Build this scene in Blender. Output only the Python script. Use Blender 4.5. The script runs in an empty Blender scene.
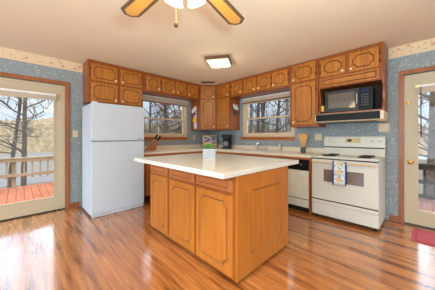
import bpy, bmesh, math, random
from mathutils import Vector, Matrix, noise as mnoise
from mathutils.geometry import tessellate_polygon
PI = math.pi
SC = bpy.context.scene
COL = SC.collection
random.seed(7)

# ------------------------------------------------------------------ camera
cam = bpy.data.cameras.new('camera')
cam.sensor_width = 36.0
cam.lens = 36.0 * 204.0 / 435.0
cam.shift_y = -8.0 / 435.0
cam.clip_start = 0.05
cam.clip_end = 500
camo = bpy.data.objects.new('camera', cam)
COL.objects.link(camo)
camo.location = (4.2, -3.83, 1.2)
camo.rotation_euler = (PI / 2, 0, math.radians(45.6))
SC.camera = camo

# ------------------------------------------------------------------ view / world / lights
SC.view_settings.view_transform = 'Standard'
SC.view_settings.look = 'None'
SC.view_settings.gamma = 1
SC.view_settings.exposure = 0.13
SC.view_settings.use_curve_mapping = False
CEIL = 2.475

W = bpy.data.worlds.new('sky')
SC.world = W
W.use_nodes = True
wt = W.node_tree
wt.nodes.clear()
wo = wt.nodes.new('ShaderNodeOutputWorld')
wb = wt.nodes.new('ShaderNodeBackground')
wc = wt.nodes.new('ShaderNodeTexCoord')
ws = wt.nodes.new('ShaderNodeSeparateXYZ')
wm = wt.nodes.new('ShaderNodeMapRange')          # brighter towards the zenith, like an overcast sky
wm.inputs['From Min'].default_value = 0.20
wm.inputs['From Max'].default_value = 0.37
wm.inputs['To Min'].default_value = 0.95
wm.inputs['To Max'].default_value = 5.6
wn = wt.nodes.new('ShaderNodeTexNoise')
wn.inputs['Scale'].default_value = 5.0
wn.inputs['Detail'].default_value = 5.0
wmap = wt.nodes.new('ShaderNodeMapping')
wmap.inputs['Scale'].default_value = (1, 1, 3.2)
wr = wt.nodes.new('ShaderNodeValToRGB')
wr.color_ramp.elements[0].position = 0.36
wr.color_ramp.elements[0].color = (0.60, 0.75, 0.96, 1)
wr.color_ramp.elements[1].position = 0.54
wr.color_ramp.elements[1].color = (0.83, 0.91, 1.0, 1)
wt.links.new(wc.outputs['Generated'], ws.inputs[0])
wt.links.new(wc.outputs['Generated'], wmap.inputs[0])
wt.links.new(wmap.outputs[0], wn.inputs['Vector'])
wt.links.new(wn.outputs['Fac'], wr.inputs['Fac'])
wt.links.new(ws.outputs['Z'], wm.inputs['Value'])
wt.links.new(wr.outputs['Color'], wb.inputs['Color'])
wt.links.new(wm.outputs['Result'], wb.inputs['Strength'])
wt.links.new(wb.outputs[0], wo.inputs['Surface'])


def area(name, loc, rot, sx, sy, power, color):
    l = bpy.data.lights.new(name, 'AREA')
    l.shape = 'RECTANGLE'
    l.size, l.size_y = sx, sy
    l.energy = power
    l.color = color
    o = bpy.data.objects.new(name, l)
    COL.objects.link(o)
    o.location = loc
    o.rotation_euler = rot
    return o


# added fill lights behind the camera, standing in for unseen dining-end daylight
area('dining_end_fill', (3.2, -6.9, 1.35), (PI / 2, 0, 0), 4.4, 1.9, 155, (0.66, 0.86, 1.0))
area('side_fill', (7.3, -3.6, 1.35), (PI / 2, 0, PI / 2), 4.0, 1.9, 24, (0.66, 0.86, 1.0))
# added upward fill beside the camera, lighting the ceiling like a bounced flash
area('ceiling_bounce_fill', (4.55, -3.7, 1.45), (PI, 0, 0), 0.5, 0.5, 136, (0.68, 0.91, 1.0))


# ------------------------------------------------------------------ materials
def lin(c):
    return tuple(((v / 255.0) / 12.92 if v <= 10 else (((v / 255.0) + 0.055) / 1.055) ** 2.4) for v in c) + (1,)


def setin(b, k, v):
    if k in b.inputs:
        b.inputs[k].default_value = v


def base(name, rough=0.5, spec=0.5, metal=0.0, coat=0.0):
    m = bpy.data.materials.new(name)
    m.use_nodes = True
    t = m.node_tree
    b = t.nodes['Principled BSDF']
    b.inputs['Roughness'].default_value = rough
    setin(b, 'Specular IOR Level', spec)
    b.inputs['Metallic'].default_value = metal
    setin(b, 'Coat Weight', coat)
    setin(b, 'Coat Roughness', 0.08)
    return m, t, b


def tex(t, kind, scale=5.0, vec=(1, 1, 1), rot=(0, 0, 0), **kw):
    co = t.nodes.new('ShaderNodeTexCoord')
    mp = t.nodes.new('ShaderNodeMapping')
    mp.inputs['Scale'].default_value = vec
    mp.inputs['Rotation'].default_value = rot
    n = t.nodes.new(kind)
    if 'Scale' in n.inputs:
        n.inputs['Scale'].default_value = scale
    for k, v in kw.items():
        k = k.replace('_', ' ')
        if k in n.inputs:
            n.inputs[k].default_value = v
    t.links.new(co.outputs['Object'], mp.inputs[0])
    t.links.new(mp.outputs[0], n.inputs['Vector'])
    return n


def ramp(t, fac, stops, const=False):
    r = t.nodes.new('ShaderNodeValToRGB')
    if const:
        r.color_ramp.interpolation = 'CONSTANT'
    e = r.color_ramp.elements
    while len(e) < len(stops):
        e.new(0.5)
    for i, (p, c) in enumerate(stops):
        e[i].position = p
        e[i].color = c
    t.links.new(fac, r.inputs['Fac'])
    return r.outputs['Color']


def mix(t, a, b, fac, mode='MIX'):
    n = t.nodes.new('ShaderNodeMix')
    n.data_type = 'RGBA'
    n.blend_type = mode
    for sock, v in ((n.inputs[6], a), (n.inputs[7], b), (n.inputs[0], fac)):
        if hasattr(v, 'links'):
            t.links.new(v, sock)
        else:
            sock.default_value = v
    return n.outputs[2]


def bump(t, b, h, strength=0.2, dist=0.01):
    n = t.nodes.new('ShaderNodeBump')
    n.inputs['Strength'].default_value = strength
    n.inputs['Distance'].default_value = dist
    t.links.new(h, n.inputs['Height'])
    t.links.new(n.outputs[0], b.inputs['Normal'])


def plain(name, rgb, rough=0.5, spec=0.5, metal=0.0, var=0.06, coat=0.0, scale=8.0):
    m, t, b = base(name, rough, spec, metal, coat)
    c = lin(rgb)
    n = tex(t, 'ShaderNodeTexNoise', scale, Detail=3.0)
    lo = tuple(v * (1 - var) for v in c[:3]) + (1,)
    hi = tuple(min(1, v * (1 + var)) for v in c[:3]) + (1,)
    t.links.new(ramp(t, n.outputs['Fac'], [(0.3, lo), (0.7, hi)]), b.inputs['Base Color'])
    return m


def wood(name, dark, light, vec=(14, 14, 1.2), rough=0.38, coat=0.12, scale=2.2, spec=0.4):
    m, t, b = base(name, rough, spec, 0, coat)
    n = tex(t, 'ShaderNodeTexNoise', scale, vec, Detail=6.0, Roughness=0.6, Distortion=0.6)
    f = tex(t, 'ShaderNodeTexNoise', 1.3, (1, 1, 1), Detail=2.0)
    c1 = ramp(t, n.outputs['Fac'], [(0.3, lin(dark)), (0.72, lin(light))])
    c2 = ramp(t, f.outputs['Fac'], [(0.3, (0.86, 0.84, 0.82, 1)), (0.7, (1, 1, 1, 1))])
    t.links.new(mix(t, c1, c2, 1.0, 'MULTIPLY'), b.inputs['Base Color'])
    bump(t, b, n.outputs['Fac'], 0.06, 0.003)
    return m


def emit(name, rgb, strength):
    m = bpy.data.materials.new(name)
    m.use_nodes = True
    t = m.node_tree
    t.nodes.clear()
    o = t.nodes.new('ShaderNodeOutputMaterial')
    e = t.nodes.new('ShaderNodeEmission')
    e.inputs['Color'].default_value = rgb + (1,)
    e.inputs['Strength'].default_value = strength
    t.links.new(e.outputs[0], o.inputs['Surface'])
    return m


def glass(name, tint=(0.97, 0.98, 0.98), refl=0.02, rough=0.0):
    m = bpy.data.materials.new(name)
    m.use_nodes = True
    t = m.node_tree
    t.nodes.clear()
    o = t.nodes.new('ShaderNodeOutputMaterial')
    tr = t.nodes.new('ShaderNodeBsdfTransparent')
    tr.inputs['Color'].default_value = tint + (1,)
    g = t.nodes.new('ShaderNodeBsdfGlossy')
    g.inputs['Roughness'].default_value = rough
    mx = t.nodes.new('ShaderNodeMixShader')
    mx.inputs[0].default_value = refl
    t.links.new(tr.outputs[0], mx.inputs[1])
    t.links.new(g.outputs[0], mx.inputs[2])
    t.links.new(mx.outputs[0], o.inputs['Surface'])
    return m


M = {}
M['cab'] = wood('cabinet_wood', (168, 97, 32), (208, 132, 50))
M['cabframe'] = wood('cabinet_frame_wood', (138, 68, 22), (171, 95, 34))
M['island'] = wood('island_wood', (180, 104, 34), (199, 124, 50), vec=(10, 10, 1.0), rough=0.45, coat=0.0, spec=0.25)
M['idrawer'] = wood('island_drawer_sheen_wood', (176, 100, 50), (198, 122, 68), vec=(1.5, 10, 10), rough=0.45, coat=0.0, spec=0.3)  # pinker than the doors, reflected light put into the drawer colour
M['islandframe'] = wood('island_frame_wood', (146, 78, 24), (170, 96, 36))
M['groove'] = plain('routed_groove_brown', (116, 62, 20), 0.5)  # groove faces a darker brown than the door
M['igroove'] = plain('island_groove_shade', (158, 92, 34), 0.5)  # darker than the island wood, groove shading put into the colour
M['darkbrown'] = plain('dark_toe_board', (52, 32, 22), 0.7)  # dark brown of toe boards, plinth, niche back and chain ball
M['casing'] = wood('casing_wood', (144, 78, 34), (176, 102, 50))
M['sillwood'] = wood('sill_wood', (178, 98, 44), (204, 126, 66), vec=(1.5, 10, 10))
M['knob'] = plain('cream_porcelain', (238, 222, 186), 0.25)
M['brass'] = plain('brass', (200, 160, 84), 0.3, metal=0.9)
M['iron'] = plain('black_iron', (34, 28, 26), 0.5)
M['white'] = plain('white_enamel', (203, 212, 222), 0.32, var=0.015)
M['whitegap'] = plain('fridge_gasket', (120, 118, 122), 0.6)
M['range'] = plain('range_enamel', (210, 205, 194), 0.32, var=0.015)
M['almond'] = plain('almond_plastic', (222, 202, 164), 0.4)
M['almondvinyl'] = plain('almond_vinyl', (218, 196, 164), 0.45)
M['doorpaint'] = plain('cream_door_paint', (194, 176, 145), 0.45, var=0.02)
M['cream'] = plain('dishwasher_cream', (226, 222, 206), 0.4)
M['black'] = plain('black_plastic', (16, 15, 15), 0.45, spec=0.2)
M['blackmatte'] = plain('matte_black', (18, 17, 17), 0.7)
M['darkglass'] = plain('dark_oven_glass', (118, 100, 92), 0.15)
M['steel'] = plain('steel', (190, 190, 190), 0.3, metal=1.0)
M['darksteel'] = plain('dark_steel', (62, 56, 52), 0.35, metal=0.6)
M['mwglass'] = plain('microwave_glass', (84, 76, 70), 0.04, coat=1.0)
M['mwblack'] = plain('microwave_black', (40, 35, 32), 0.35, spec=0.3)
M['laminate'] = plain('cream_laminate', (234, 218, 192), 0.28, var=0.03, scale=60, coat=0.2)
M['islandtop'] = plain('island_laminate', (228, 226, 216), 0.25, var=0.02, scale=60, coat=0.25)
M['vent'] = plain('vent_brown', (132, 100, 78), 0.6)
M['bronze'] = plain('bronze_brown', (120, 86, 56), 0.4, metal=0.4)
M['pane'] = glass('window_glass')
M['potwhite'] = plain('white_ceramic', (178, 180, 187), 0.4, var=0.02)
M['soil'] = plain('soil', (60, 44, 30), 0.9)
M['leaf'] = plain('succulent_green', (78, 134, 40), 0.5, var=0.35, scale=40)
M['spoon'] = wood('spoon_wood', (214, 160, 84), (236, 188, 112))
M['crock'] = plain('slate_crock', (74, 76, 84), 0.5)
M['block'] = wood('knife_block_wood', (164, 96, 46), (196, 128, 70))
M['railpale'] = plain('tan_tray_edge', (176, 148, 108), 0.5)
M['satin'] = plain('satin_steel', (196, 192, 184), 0.5, metal=0.2)
M['slat'] = plain('vent_slat_brown', (88, 64, 48), 0.6)
M['oil'] = plain('golden_oil', (176, 120, 40), 0.15, coat=0.5)
M['bottleglass'] = plain('dark_green_bottle', (34, 38, 24), 0.15, coat=0.5)
M['label'] = plain('bottle_label', (226, 190, 90), 0.6)
M['petal'] = plain('white_silk_petal', (232, 228, 224), 0.8)
M['ribbon'] = plain('pale_ribbon', (214, 214, 226), 0.7)
M['yellow'] = plain('yellow_disc', (226, 176, 70), 0.6)
M['twig'] = plain('dried_sprig', (92, 70, 44), 0.8)
M['display'] = emit('blue_clock_display', (0.16, 0.18, 0.6), 0.22)
M['button'] = plain('grey_buttons', (66, 66, 76), 0.5)
M['goldpanel'] = plain('gold_control_panel', (184, 160, 108), 0.4, metal=0.2)
M['seam'] = plain('dark_seam', (70, 62, 56), 0.7)
M['handlecream'] = wood('range_handle_beige', (206, 178, 138), (220, 194, 154), vec=(1, 8, 8))
M['deckred'] = wood('red_deck_stain', (142, 80, 54), (164, 100, 70), vec=(1.0, 9, 9), coat=0, rough=0.95, spec=0.05)
M['deckpink'] = wood('faded_red_deck', (116, 76, 66), (130, 92, 80), vec=(9, 1, 9), coat=0, rough=0.95, spec=0.05)
M['railtan'] = wood('weathered_tan_rail', (150, 128, 98), (170, 148, 116), coat=0, rough=0.95, spec=0.05)
M['raildark'] = wood('weathered_dark_rail', (60, 50, 42), (80, 68, 58), coat=0, rough=0.95, spec=0.05)
M['bark'] = plain('grey_brown_bark', (80, 62, 46), 0.9, var=0.35, scale=9)
M['barkpale'] = plain('pale_grey_bark', (104, 90, 76), 0.9, var=0.3, scale=9)
M['barkdark'] = plain('dark_bark', (62, 52, 40), 0.9, var=0.3, scale=9)
M['blind'] = plain('blind_slats', (226, 206, 184), 0.5)
M['blindwhite'] = plain('blind_rail_white', (236, 230, 226), 0.4)
M['cane'] = None


def mk_floor():
    m, t, b = base('floor_laminate', 0.2, 0.5, 0, 1.0)
    setin(b, 'Coat Roughness', 0.14)
    setin(b, 'Coat IOR', 1.62)
    br = tex(t, 'ShaderNodeTexBrick', 1.0, (1, 1, 1))
    br.offset = 0.37
    br.inputs['Color1'].default_value = (0.25, 0.25, 0.25, 1)
    br.inputs['Color2'].default_value = (0.95, 0.95, 0.95, 1)
    br.inputs['Mortar'].default_value = (0.16, 0.16, 0.16, 1)
    br.inputs['Mortar Size'].default_value = 0.0012
    br.inputs['Brick Width'].default_value = 0.62
    br.inputs['Row Height'].default_value = 0.066
    n = tex(t, 'ShaderNodeTexNoise', 2.4, (0.9, 16, 1), Detail=7.0, Roughness=0.62, Distortion=0.5)
    st = tex(t, 'ShaderNodeTexNoise', 1.7, (0.7, 7, 1), Detail=3.0)
    c = ramp(t, n.outputs['Fac'], [(0.26, lin((146, 84, 40))), (0.5, lin((186, 118, 62))), (0.74, lin((208, 144, 84)))])
    d = ramp(t, st.outputs['Fac'], [(0.32, lin((164, 136, 114))), (0.50, (1, 1, 1, 1))])
    c = mix(t, c, d, 1.0, 'MULTIPLY')
    v = ramp(t, br.outputs['Color'], [(0.0, (0.45, 0.4, 0.36, 1)), (0.12, (0.82, 0.80, 0.78, 1)), (1.0, (1.06, 1.03, 1.0, 1))])
    t.links.new(mix(t, c, v, 1.0, 'MULTIPLY'), b.inputs['Base Color'])
    return m


def mk_wallpaper():
    m, t, b = base('blue_floral_wallpaper', 0.75, 0.2)
    vo = tex(t, 'ShaderNodeTexVoronoi', 24.0, (1, 1, 0.8))
    vo2 = tex(t, 'ShaderNodeTexVoronoi', 34.0, (1, 1, 1), rot=(0.5, 0.3, 0.8))
    no = tex(t, 'ShaderNodeTexNoise', 55.0, Detail=2.0)
    g = ramp(t, no.outputs['Fac'], [(0.42, lin((141, 151, 155))), (0.6, lin((158, 165, 166)))])
    f1 = ramp(t, vo.outputs['Distance'], [(0.0, (0.75, 0.75, 0.75, 1)), (0.24, (0.65, 0.65, 0.65, 1)), (0.33, (0, 0, 0, 1))])
    f2 = ramp(t, vo2.outputs['Distance'], [(0.0, (0.7, 0.7, 0.7, 1)), (0.22, (0.6, 0.6, 0.6, 1)), (0.3, (0, 0, 0, 1))])
    c = mix(t, g, lin((120, 134, 128)), f2)
    c = mix(t, c, lin((190, 187, 180)), f1)
    t.links.new(c, b.inputs['Base Color'])
    return m


def mk_border():
    m, t, b = base('floral_border_paper', 0.75, 0.2)
    vo = tex(t, 'ShaderNodeTexVoronoi', 13.0, (1, 1, 1.4))
    vo2 = tex(t, 'ShaderNodeTexVoronoi', 22.0, (1, 1, 1), rot=(0.4, 0.6, 0.2))
    f1 = ramp(t, vo.outputs['Distance'], [(0.0, (1, 1, 1, 1)), (0.25, (0.9, 0.9, 0.9, 1)), (0.36, (0, 0, 0, 1))])
    f2 = ramp(t, vo2.outputs['Distance'], [(0.0, (0.7, 0.7, 0.7, 1)), (0.24, (0.6, 0.6, 0.6, 1)), (0.32, (0, 0, 0, 1))])
    co = t.nodes.new('ShaderNodeTexCoord')
    se = t.nodes.new('ShaderNodeSeparateXYZ')
    t.links.new(co.outputs['Object'], se.inputs[0])
    band = ramp(t, se.outputs['Z'], [(0.0, (0, 0, 0, 1)), (0.028, (0, 0, 0, 1)), (0.034, (1, 1, 1, 1)), (0.135, (1, 1, 1, 1)), (0.142, (0, 0, 0, 1))])
    c = mix(t, lin((232, 206, 170)), lin((176, 172, 128)), mix(t, (0, 0, 0, 1), f2, band))
    c = mix(t, c, lin((218, 146, 112)), mix(t, (0, 0, 0, 1), f1, band))
    t.links.new(c, b.inputs['Base Color'])
    return m


def mk_towel():
    m, t, b = base('floral_tea_towel', 0.85, 0.1)
    co = t.nodes.new('ShaderNodeTexCoord')
    se = t.nodes.new('ShaderNodeSeparateXYZ')
    t.links.new(co.outputs['Object'], se.inputs[0])
    edge = ramp(t, se.outputs['X'], [(0.0, (1, 1, 1, 1)), (0.016, (0, 0, 0, 1)), (0.150, (1, 1, 1, 1))], True)
    hem = ramp(t, se.outputs['Z'], [(0.0, (0, 0, 0, 1)), (0.05, (1, 1, 1, 1))], True)
    v1 = tex(t, 'ShaderNodeTexVoronoi', 44.0, (1, 0.02, 1))
    v2 = tex(t, 'ShaderNodeTexVoronoi', 34.0, (1, 0.02, 1), rot=(0, 0.5, 0))
    g = ramp(t, v1.outputs['Distance'], [(0.0, (0.85, 0.85, 0.85, 1)), (0.44, (0.75, 0.75, 0.75, 1)), (0.56, (0, 0, 0, 1))])
    gc = ramp(t, v1.outputs['Color'], [(0.0, lin((110, 150, 132))), (0.45, lin((120, 150, 190))), (0.7, lin((206, 150, 150)))], True)
    c = mix(t, lin((226, 228, 224)), gc, mix(t, (0, 0, 0, 1), g, hem))
    # three yellow rosettes down the middle
    mp = t.nodes.new('ShaderNodeMapping')
    mp.inputs['Location'].default_value = (-0.083 * 1.0, 0, -0.075)
    t.links.new(co.outputs['Object'], mp.inputs[0])
    s2 = t.nodes.new('ShaderNodeSeparateXYZ')
    t.links.new(mp.outputs[0], s2.inputs[0])
    def math_(op, a, bb=None):
        n = t.nodes.new('ShaderNodeMath')
        n.operation = op
        for i, v in enumerate((a, bb)):
            if v is None:
                continue
            if hasattr(v, 'links'):
                t.links.new(v, n.inputs[i])
            else:
                n.inputs[i].default_value = v
        return n.outputs[0]
    zz = math_('PINGPONG', s2.outputs['Z'], 0.056)
    r = math_('SQRT', math_('ADD', math_('POWER', s2.outputs['X'], 2.0), math_('POWER', zz, 2.0)))
    ros = ramp(t, r, [(0.0, (1, 1, 1, 1)), (0.021, (0, 0, 0, 1))], True)
    c = mix(t, c, lin((232, 190, 96)), mix(t, (0, 0, 0, 1), ros, hem))
    c = mix(t, c, lin((44, 78, 150)), edge)
    t.links.new(c, b.inputs['Base Color'])
    return m


def mk_tray():
    m, t, b = base('patterned_tray_face', 0.35, 0.5)
    co = t.nodes.new('ShaderNodeTexCoord')
    se = t.nodes.new('ShaderNodeSeparateXYZ')
    t.links.new(co.outputs['Object'], se.inputs[0])
    v = tex(t, 'ShaderNodeTexVoronoi', 17.0, (1, 0.02, 1.3))
    col = ramp(t, v.outputs['Color'], [(0.0, lin((206, 178, 134))), (0.35, lin((150, 70, 60))), (0.5, lin((214, 190, 150))), (0.7, lin((84, 112, 96))), (0.85, lin((196, 168, 124)))], True)
    hi = ramp(t, se.outputs['Z'], [(0.0, (0, 0, 0, 1)), (0.155, (1, 1, 1, 1)), (0.265, (0, 0, 0, 1))], True)
    n = tex(t, 'ShaderNodeTexNoise', 16.0, (1, 0.02, 1.6), Detail=1.0)
    bl = ramp(t, n.outputs['Fac'], [(0.0, lin((208, 184, 142))), (0.47, lin((44, 70, 140)))], True)
    t.links.new(mix(t, col, bl, hi), b.inputs['Base Color'])
    return m


def mk_cane():
    m, t, b = base('woven_cane', 0.55, 0.3)
    ck = tex(t, 'ShaderNodeTexChecker', 110.0)
    ck.inputs['Color1'].default_value = lin((230, 180, 96))
    ck.inputs['Color2'].default_value = lin((198, 142, 62))
    t.links.new(ck.outputs['Color'], b.inputs['Base Color'])
    return m


def mk_ceiling():
    m, t, b = base('ceiling_paint', 0.9, 0.1)
    n = tex(t, 'ShaderNodeTexNoise', 90.0, Detail=3.0)
    t.links.new(ramp(t, n.outputs['Fac'], [(0.3, lin((236, 216, 190))), (0.7, lin((241, 222, 197)))]), b.inputs['Base Color'])
    bump(t, b, n.outputs['Fac'], 0.15, 0.002)
    return m


def mk_rug():
    m, t, b = base('red_mat', 0.95, 0.05)
    n = tex(t, 'ShaderNodeTexNoise', 120.0, Detail=2.0)
    t.links.new(ramp(t, n.outputs['Fac'], [(0.3, lin((158, 66, 72))), (0.7, lin((190, 96, 100)))]), b.inputs['Base Color'])
    bump(t, b, n.outputs['Fac'], 0.5, 0.004)
    return m


def mk_noise(name, stops, scale, vec=(1, 1, 1), rough=0.9):
    m, t, b = base(name, rough, 0.1)
    n = tex(t, 'ShaderNodeTexNoise', scale, vec, Detail=6.0, Roughness=0.7)
    t.links.new(ramp(t, n.outputs['Fac'], [(p, lin(c)) for p, c in stops]), b.inputs['Base Color'])
    return m


M['floor'] = mk_floor()
M['paper'] = mk_wallpaper()
M['border'] = mk_border()
M['towel'] = mk_towel()
M['tray'] = mk_tray()
M['cane'] = mk_cane()
M['ceiling'] = mk_ceiling()
M['rug'] = mk_rug()
M['rugedge'] = plain('mat_edge', (150, 54, 62), 0.95)
M['hill'] = mk_noise('autumn_woods', [(0.3, (92, 78, 58)), (0.5, (124, 104, 76)), (0.7, (148, 128, 96))], 1.1, (1, 1, 1.2))
M['ground'] = mk_noise('leaf_litter', [(0.3, (70, 62, 52)), (0.7, (92, 84, 74))], 3.0)
M['brush'] = plain('olive_twigs', (92, 84, 68), 0.9, var=0.3)
M['lake'], _t, _b = base('lake_water', 0.7, 0.0)
_b.inputs['Base Color'].default_value = lin((104, 98, 92))
M['fanwood'] = wood('fan_blade_wood', (96, 74, 58), (124, 98, 78), vec=(1.5, 12, 12))
M['bulb'] = emit('lit_bulb_glass', (1.0, 0.80, 0.52), 7.0)
M['lampglass'] = emit('lit_ceiling_diffuser', (1.0, 0.86, 0.64), 1.5)


# ------------------------------------------------------------------ mesh helpers
class MB:
    def __init__(s):
        s.bm = bmesh.new()
        s.mi = 0

    def _f(s, vs):
        try:
            f = s.bm.faces.new(vs)
            f.material_index = s.mi
            return f
        except ValueError:
            return None

    def box(s, x0, x1, y0, y1, z0, z1, bevel=0.0):
        vs = [s.bm.verts.new((x, y, z)) for x in (x0, x1) for y in (y0, y1) for z in (z0, z1)]
        fs = [s._f([vs[i] for i in q]) for q in ((0, 1, 3, 2), (4, 6, 7, 5), (0, 4, 5, 1), (2, 3, 7, 6), (0, 2, 6, 4), (1, 5, 7, 3))]
        if bevel > 0:
            es = list({e for f in fs for e in f.edges})
            r = bmesh.ops.bevel(s.bm, geom=es, offset=bevel, segments=2, affect='EDGES', clamp_overlap=True)
            for f in r['faces']:
                f.material_index = s.mi
        return s

    def prism(s, pts, z0, z1):
        """polygon in xy extruded in z"""
        a = [s.bm.verts.new((x, y, z0)) for x, y in pts]
        b = [s.bm.verts.new((x, y, z1)) for x, y in pts]
        n = len(pts)
        for i in range(n):
            s._f([a[i], a[(i + 1) % n], b[(i + 1) % n], b[i]])
        tris = tessellate_polygon([[Vector((x, y, 0)) for x, y in pts]])
        for t in tris:
            s._f([b[i] for i in t])
            s._f([a[i] for i in reversed(t)])
        return s

    def prism_x(s, pts, x0, x1):
        """polygon in yz extruded along x"""
        a = [s.bm.verts.new((x0, y, z)) for y, z in pts]
        b = [s.bm.verts.new((x1, y, z)) for y, z in pts]
        n = len(pts)
        for i in range(n):
            s._f([a[i], a[(i + 1) % n], b[(i + 1) % n], b[i]])
        for t in tessellate_polygon([[Vector((y, z, 0)) for y, z in pts]]):
            s._f([b[i] for i in t])
            s._f([a[i] for i in reversed(t)])
        return s

    def tube(s, pts, rad, n=8, cap=True):
        pts = [Vector(p) for p in pts]
        if not hasattr(rad, '__len__'):
            rad = [rad] * len(pts)
        rings = []
        for i, p in enumerate(pts):
            d = (pts[min(i + 1, len(pts) - 1)] - pts[max(i - 1, 0)]).normalized()
            u = d.orthogonal().normalized() if abs(d.z) > 0.9 else d.cross(Vector((0, 0, 1))).normalized()
            if abs(d.z) > 0.9:
                u = Vector((1, 0, 0)) - d * d.x
                u.normalize()
            v = d.cross(u)
            rings.append([s.bm.verts.new(p + (u * math.cos(2 * PI * k / n) + v * math.sin(2 * PI * k / n)) * rad[i]) for k in range(n)])
        for a, b in zip(rings, rings[1:]):
            for k in range(n):
                s._f([a[k], a[(k + 1) % n], b[(k + 1) % n], b[k]])
        if cap:
            s._f(list(reversed(rings[0])))
            s._f(rings[-1])
        return s

    def lathe(s, prof, c=(0, 0, 0), axis='z', n=16):
        """prof: list of (r, h)"""
        c = Vector(c)
        rings = []
        for r, h in prof:
            ring = []
            for k in range(n):
                a = 2 * PI * k / n
                p = (r * math.cos(a), r * math.sin(a), h)
                if axis == 'y':
                    p = (p[0], h, p[1])
                elif axis == 'x':
                    p = (h, p[0], p[1])
                ring.append(s.bm.verts.new(c + Vector(p)))
            rings.append(ring)
        for a, b in zip(rings, rings[1:]):
            for k in range(n):
                s._f([a[k], a[(k + 1) % n], b[(k + 1) % n], b[k]])
        s._f(list(reversed(rings[0])))
        s._f(rings[-1])
        return s

    def ball(s, c, r, sx=1, sy=1, sz=1, sub=2):
        mt = Matrix.Translation(c) @ Matrix.Diagonal((r * sx, r * sy, r * sz, 1))
        res = bmesh.ops.create_icosphere(s.bm, subdivisions=sub, radius=1.0, matrix=mt)
        for v in res['verts']:
            for f in v.link_faces:
                f.material_index = s.mi
        return s

    def quad(s, *p):
        s._f([s.bm.verts.new(q) for q in p])
        return s

    def build(s, name, mats, parent=None, smooth=False, loc=None, rot=None):
        bmesh.ops.recalc_face_normals(s.bm, faces=s.bm.faces)
        me = bpy.data.meshes.new(name)
        s.bm.to_mesh(me)
        s.bm.free()
        if not isinstance(mats, (list, tuple)):
            mats = [mats]
        for m in mats:
            me.materials.append(m)
        if smooth:
            for p in me.polygons:
                p.use_smooth = True
            if hasattr(me, 'set_sharp_from_angle'):
                me.set_sharp_from_angle(angle=math.radians(40))
        o = bpy.data.objects.new(name, me)
        COL.objects.link(o)
        if parent:
            o.parent = parent
        if loc:
            o.location = loc
        if rot:
            o.rotation_euler = rot
        return o


def tag(o, label=None, cat=None, group=None, kind=None):
    for k, v in (('label', label), ('category', cat), ('group', group), ('kind', kind)):
        if v:
            o[k] = v
    return o


def thing(name, label, cat, loc=(0, 0, 0), rz=0.0, group=None):
    o = bpy.data.objects.new(name, None)
    o.empty_display_size = 0.1
    COL.objects.link(o)
    o.location = loc
    o.rotation_euler = (0, 0, rz)
    return tag(o, label, cat, group)


def struct(name, mb, mat, parent=None, **k):
    o = mb.build(name, mat, parent, **k)
    if not parent:
        o['kind'] = 'structure'
    return o


def copy_tree(o, parent=None):
    c = o.copy()
    COL.objects.link(c)
    if parent:
        c.parent = parent
    for ch in list(o.children):
        copy_tree(ch, c)
    return c


HALF = PI / 2      # frame of the left wall: local x runs along +y, local y into the wall


def outline(x0, x1, z0, z1, r, d, seg=5):
    """rectangle with concave quarter-round corners, offset inwards by d"""
    if r <= 0:
        return [(x0 + d, z0 + d), (x1 - d, z0 + d), (x1 - d, z1 - d), (x0 + d, z1 - d)]
    R = r + d
    a0 = math.asin(d / R) if d > 0 else (-math.asin(-d / R) if d < 0 else 0)
    pts = []
    for cx, cz, st in ((x0, z0, 90), (x1, z0, 180), (x1, z1, 270), (x0, z1, 0)):
        # each arc swings clockwise as the outline goes counter-clockwise
        A = math.radians(st) - a0
        B = math.radians(st - 90) + a0
        arc = [(cx + R * math.cos(A + (B - A) * k / seg), cz + R * math.sin(A + (B - A) * k / seg)) for k in range(seg + 1)]
        pts.append(arc)
    # order: bottom-left arc goes from left edge to bottom edge
    out = []
    for arc in pts:
        out += arc
    return out


def panel(name, parent, x0, x1, z0, z1, inset=(0.055, 0.055, 0.055, 0.055), r=0.045, t=0.018, mats=None, gw=0.007, gd=0.006):
    """slab door whose face (towards -y) carries a routed groove"""
    mb = MB()
    bm = mb.bm
    e = 0.004
    def loop(pts, y):
        return [bm.verts.new((x, y, z)) for x, z in pts]
    rect = [(x0, z0), (x1, z0), (x1, z1), (x0, z1)]
    recti = [(x0 + e, z0 + e), (x1 - e, z0 + e), (x1 - e, z1 - e), (x0 + e, z1 - e)]
    A = loop(rect, 0.0)
    B = loop(rect, -t + e)
    Cc = loop(recti, -t)
    for P, Q in ((A, B), (B, Cc)):
        for i in range(4):
            mb._f([P[i], P[(i + 1) % 4], Q[(i + 1) % 4], Q[i]])
    mb._f(list(reversed(A)))
    l, rr, b, tp = inset
    gx0, gx1, gz0, gz1 = x0 + l, x1 - rr, z0 + b, z1 - tp
    L0 = outline(gx0, gx1, gz0, gz1, r, -gw)
    L1 = outline(gx0, gx1, gz0, gz1, r, 0)
    L2 = outline(gx0, gx1, gz0, gz1, r, gw)
    V0, V1, V2 = loop(L0, -t), loop(L1, -t + gd), loop(L2, -t)
    tri = tessellate_polygon([[Vector((x, z, 0)) for x, z in recti], [Vector((x, z, 0)) for x, z in L0]])
    allv = Cc + V0
    for q in tri:
        mb._f([allv[i] for i in q])
    tri = tessellate_polygon([[Vector((x, z, 0)) for x, z in L2]])
    for q in tri:
        mb._f([V2[i] for i in q])
    mb.mi = 1
    n = len(V0)
    for P, Q in ((V0, V1), (V1, V2)):
        for i in range(n):
            mb._f([P[i], P[(i + 1) % n], Q[(i + 1) % n], Q[i]])
    return mb.build(name, mats or [M['cab'], M['groove']], parent)


KNOB = {}


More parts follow.
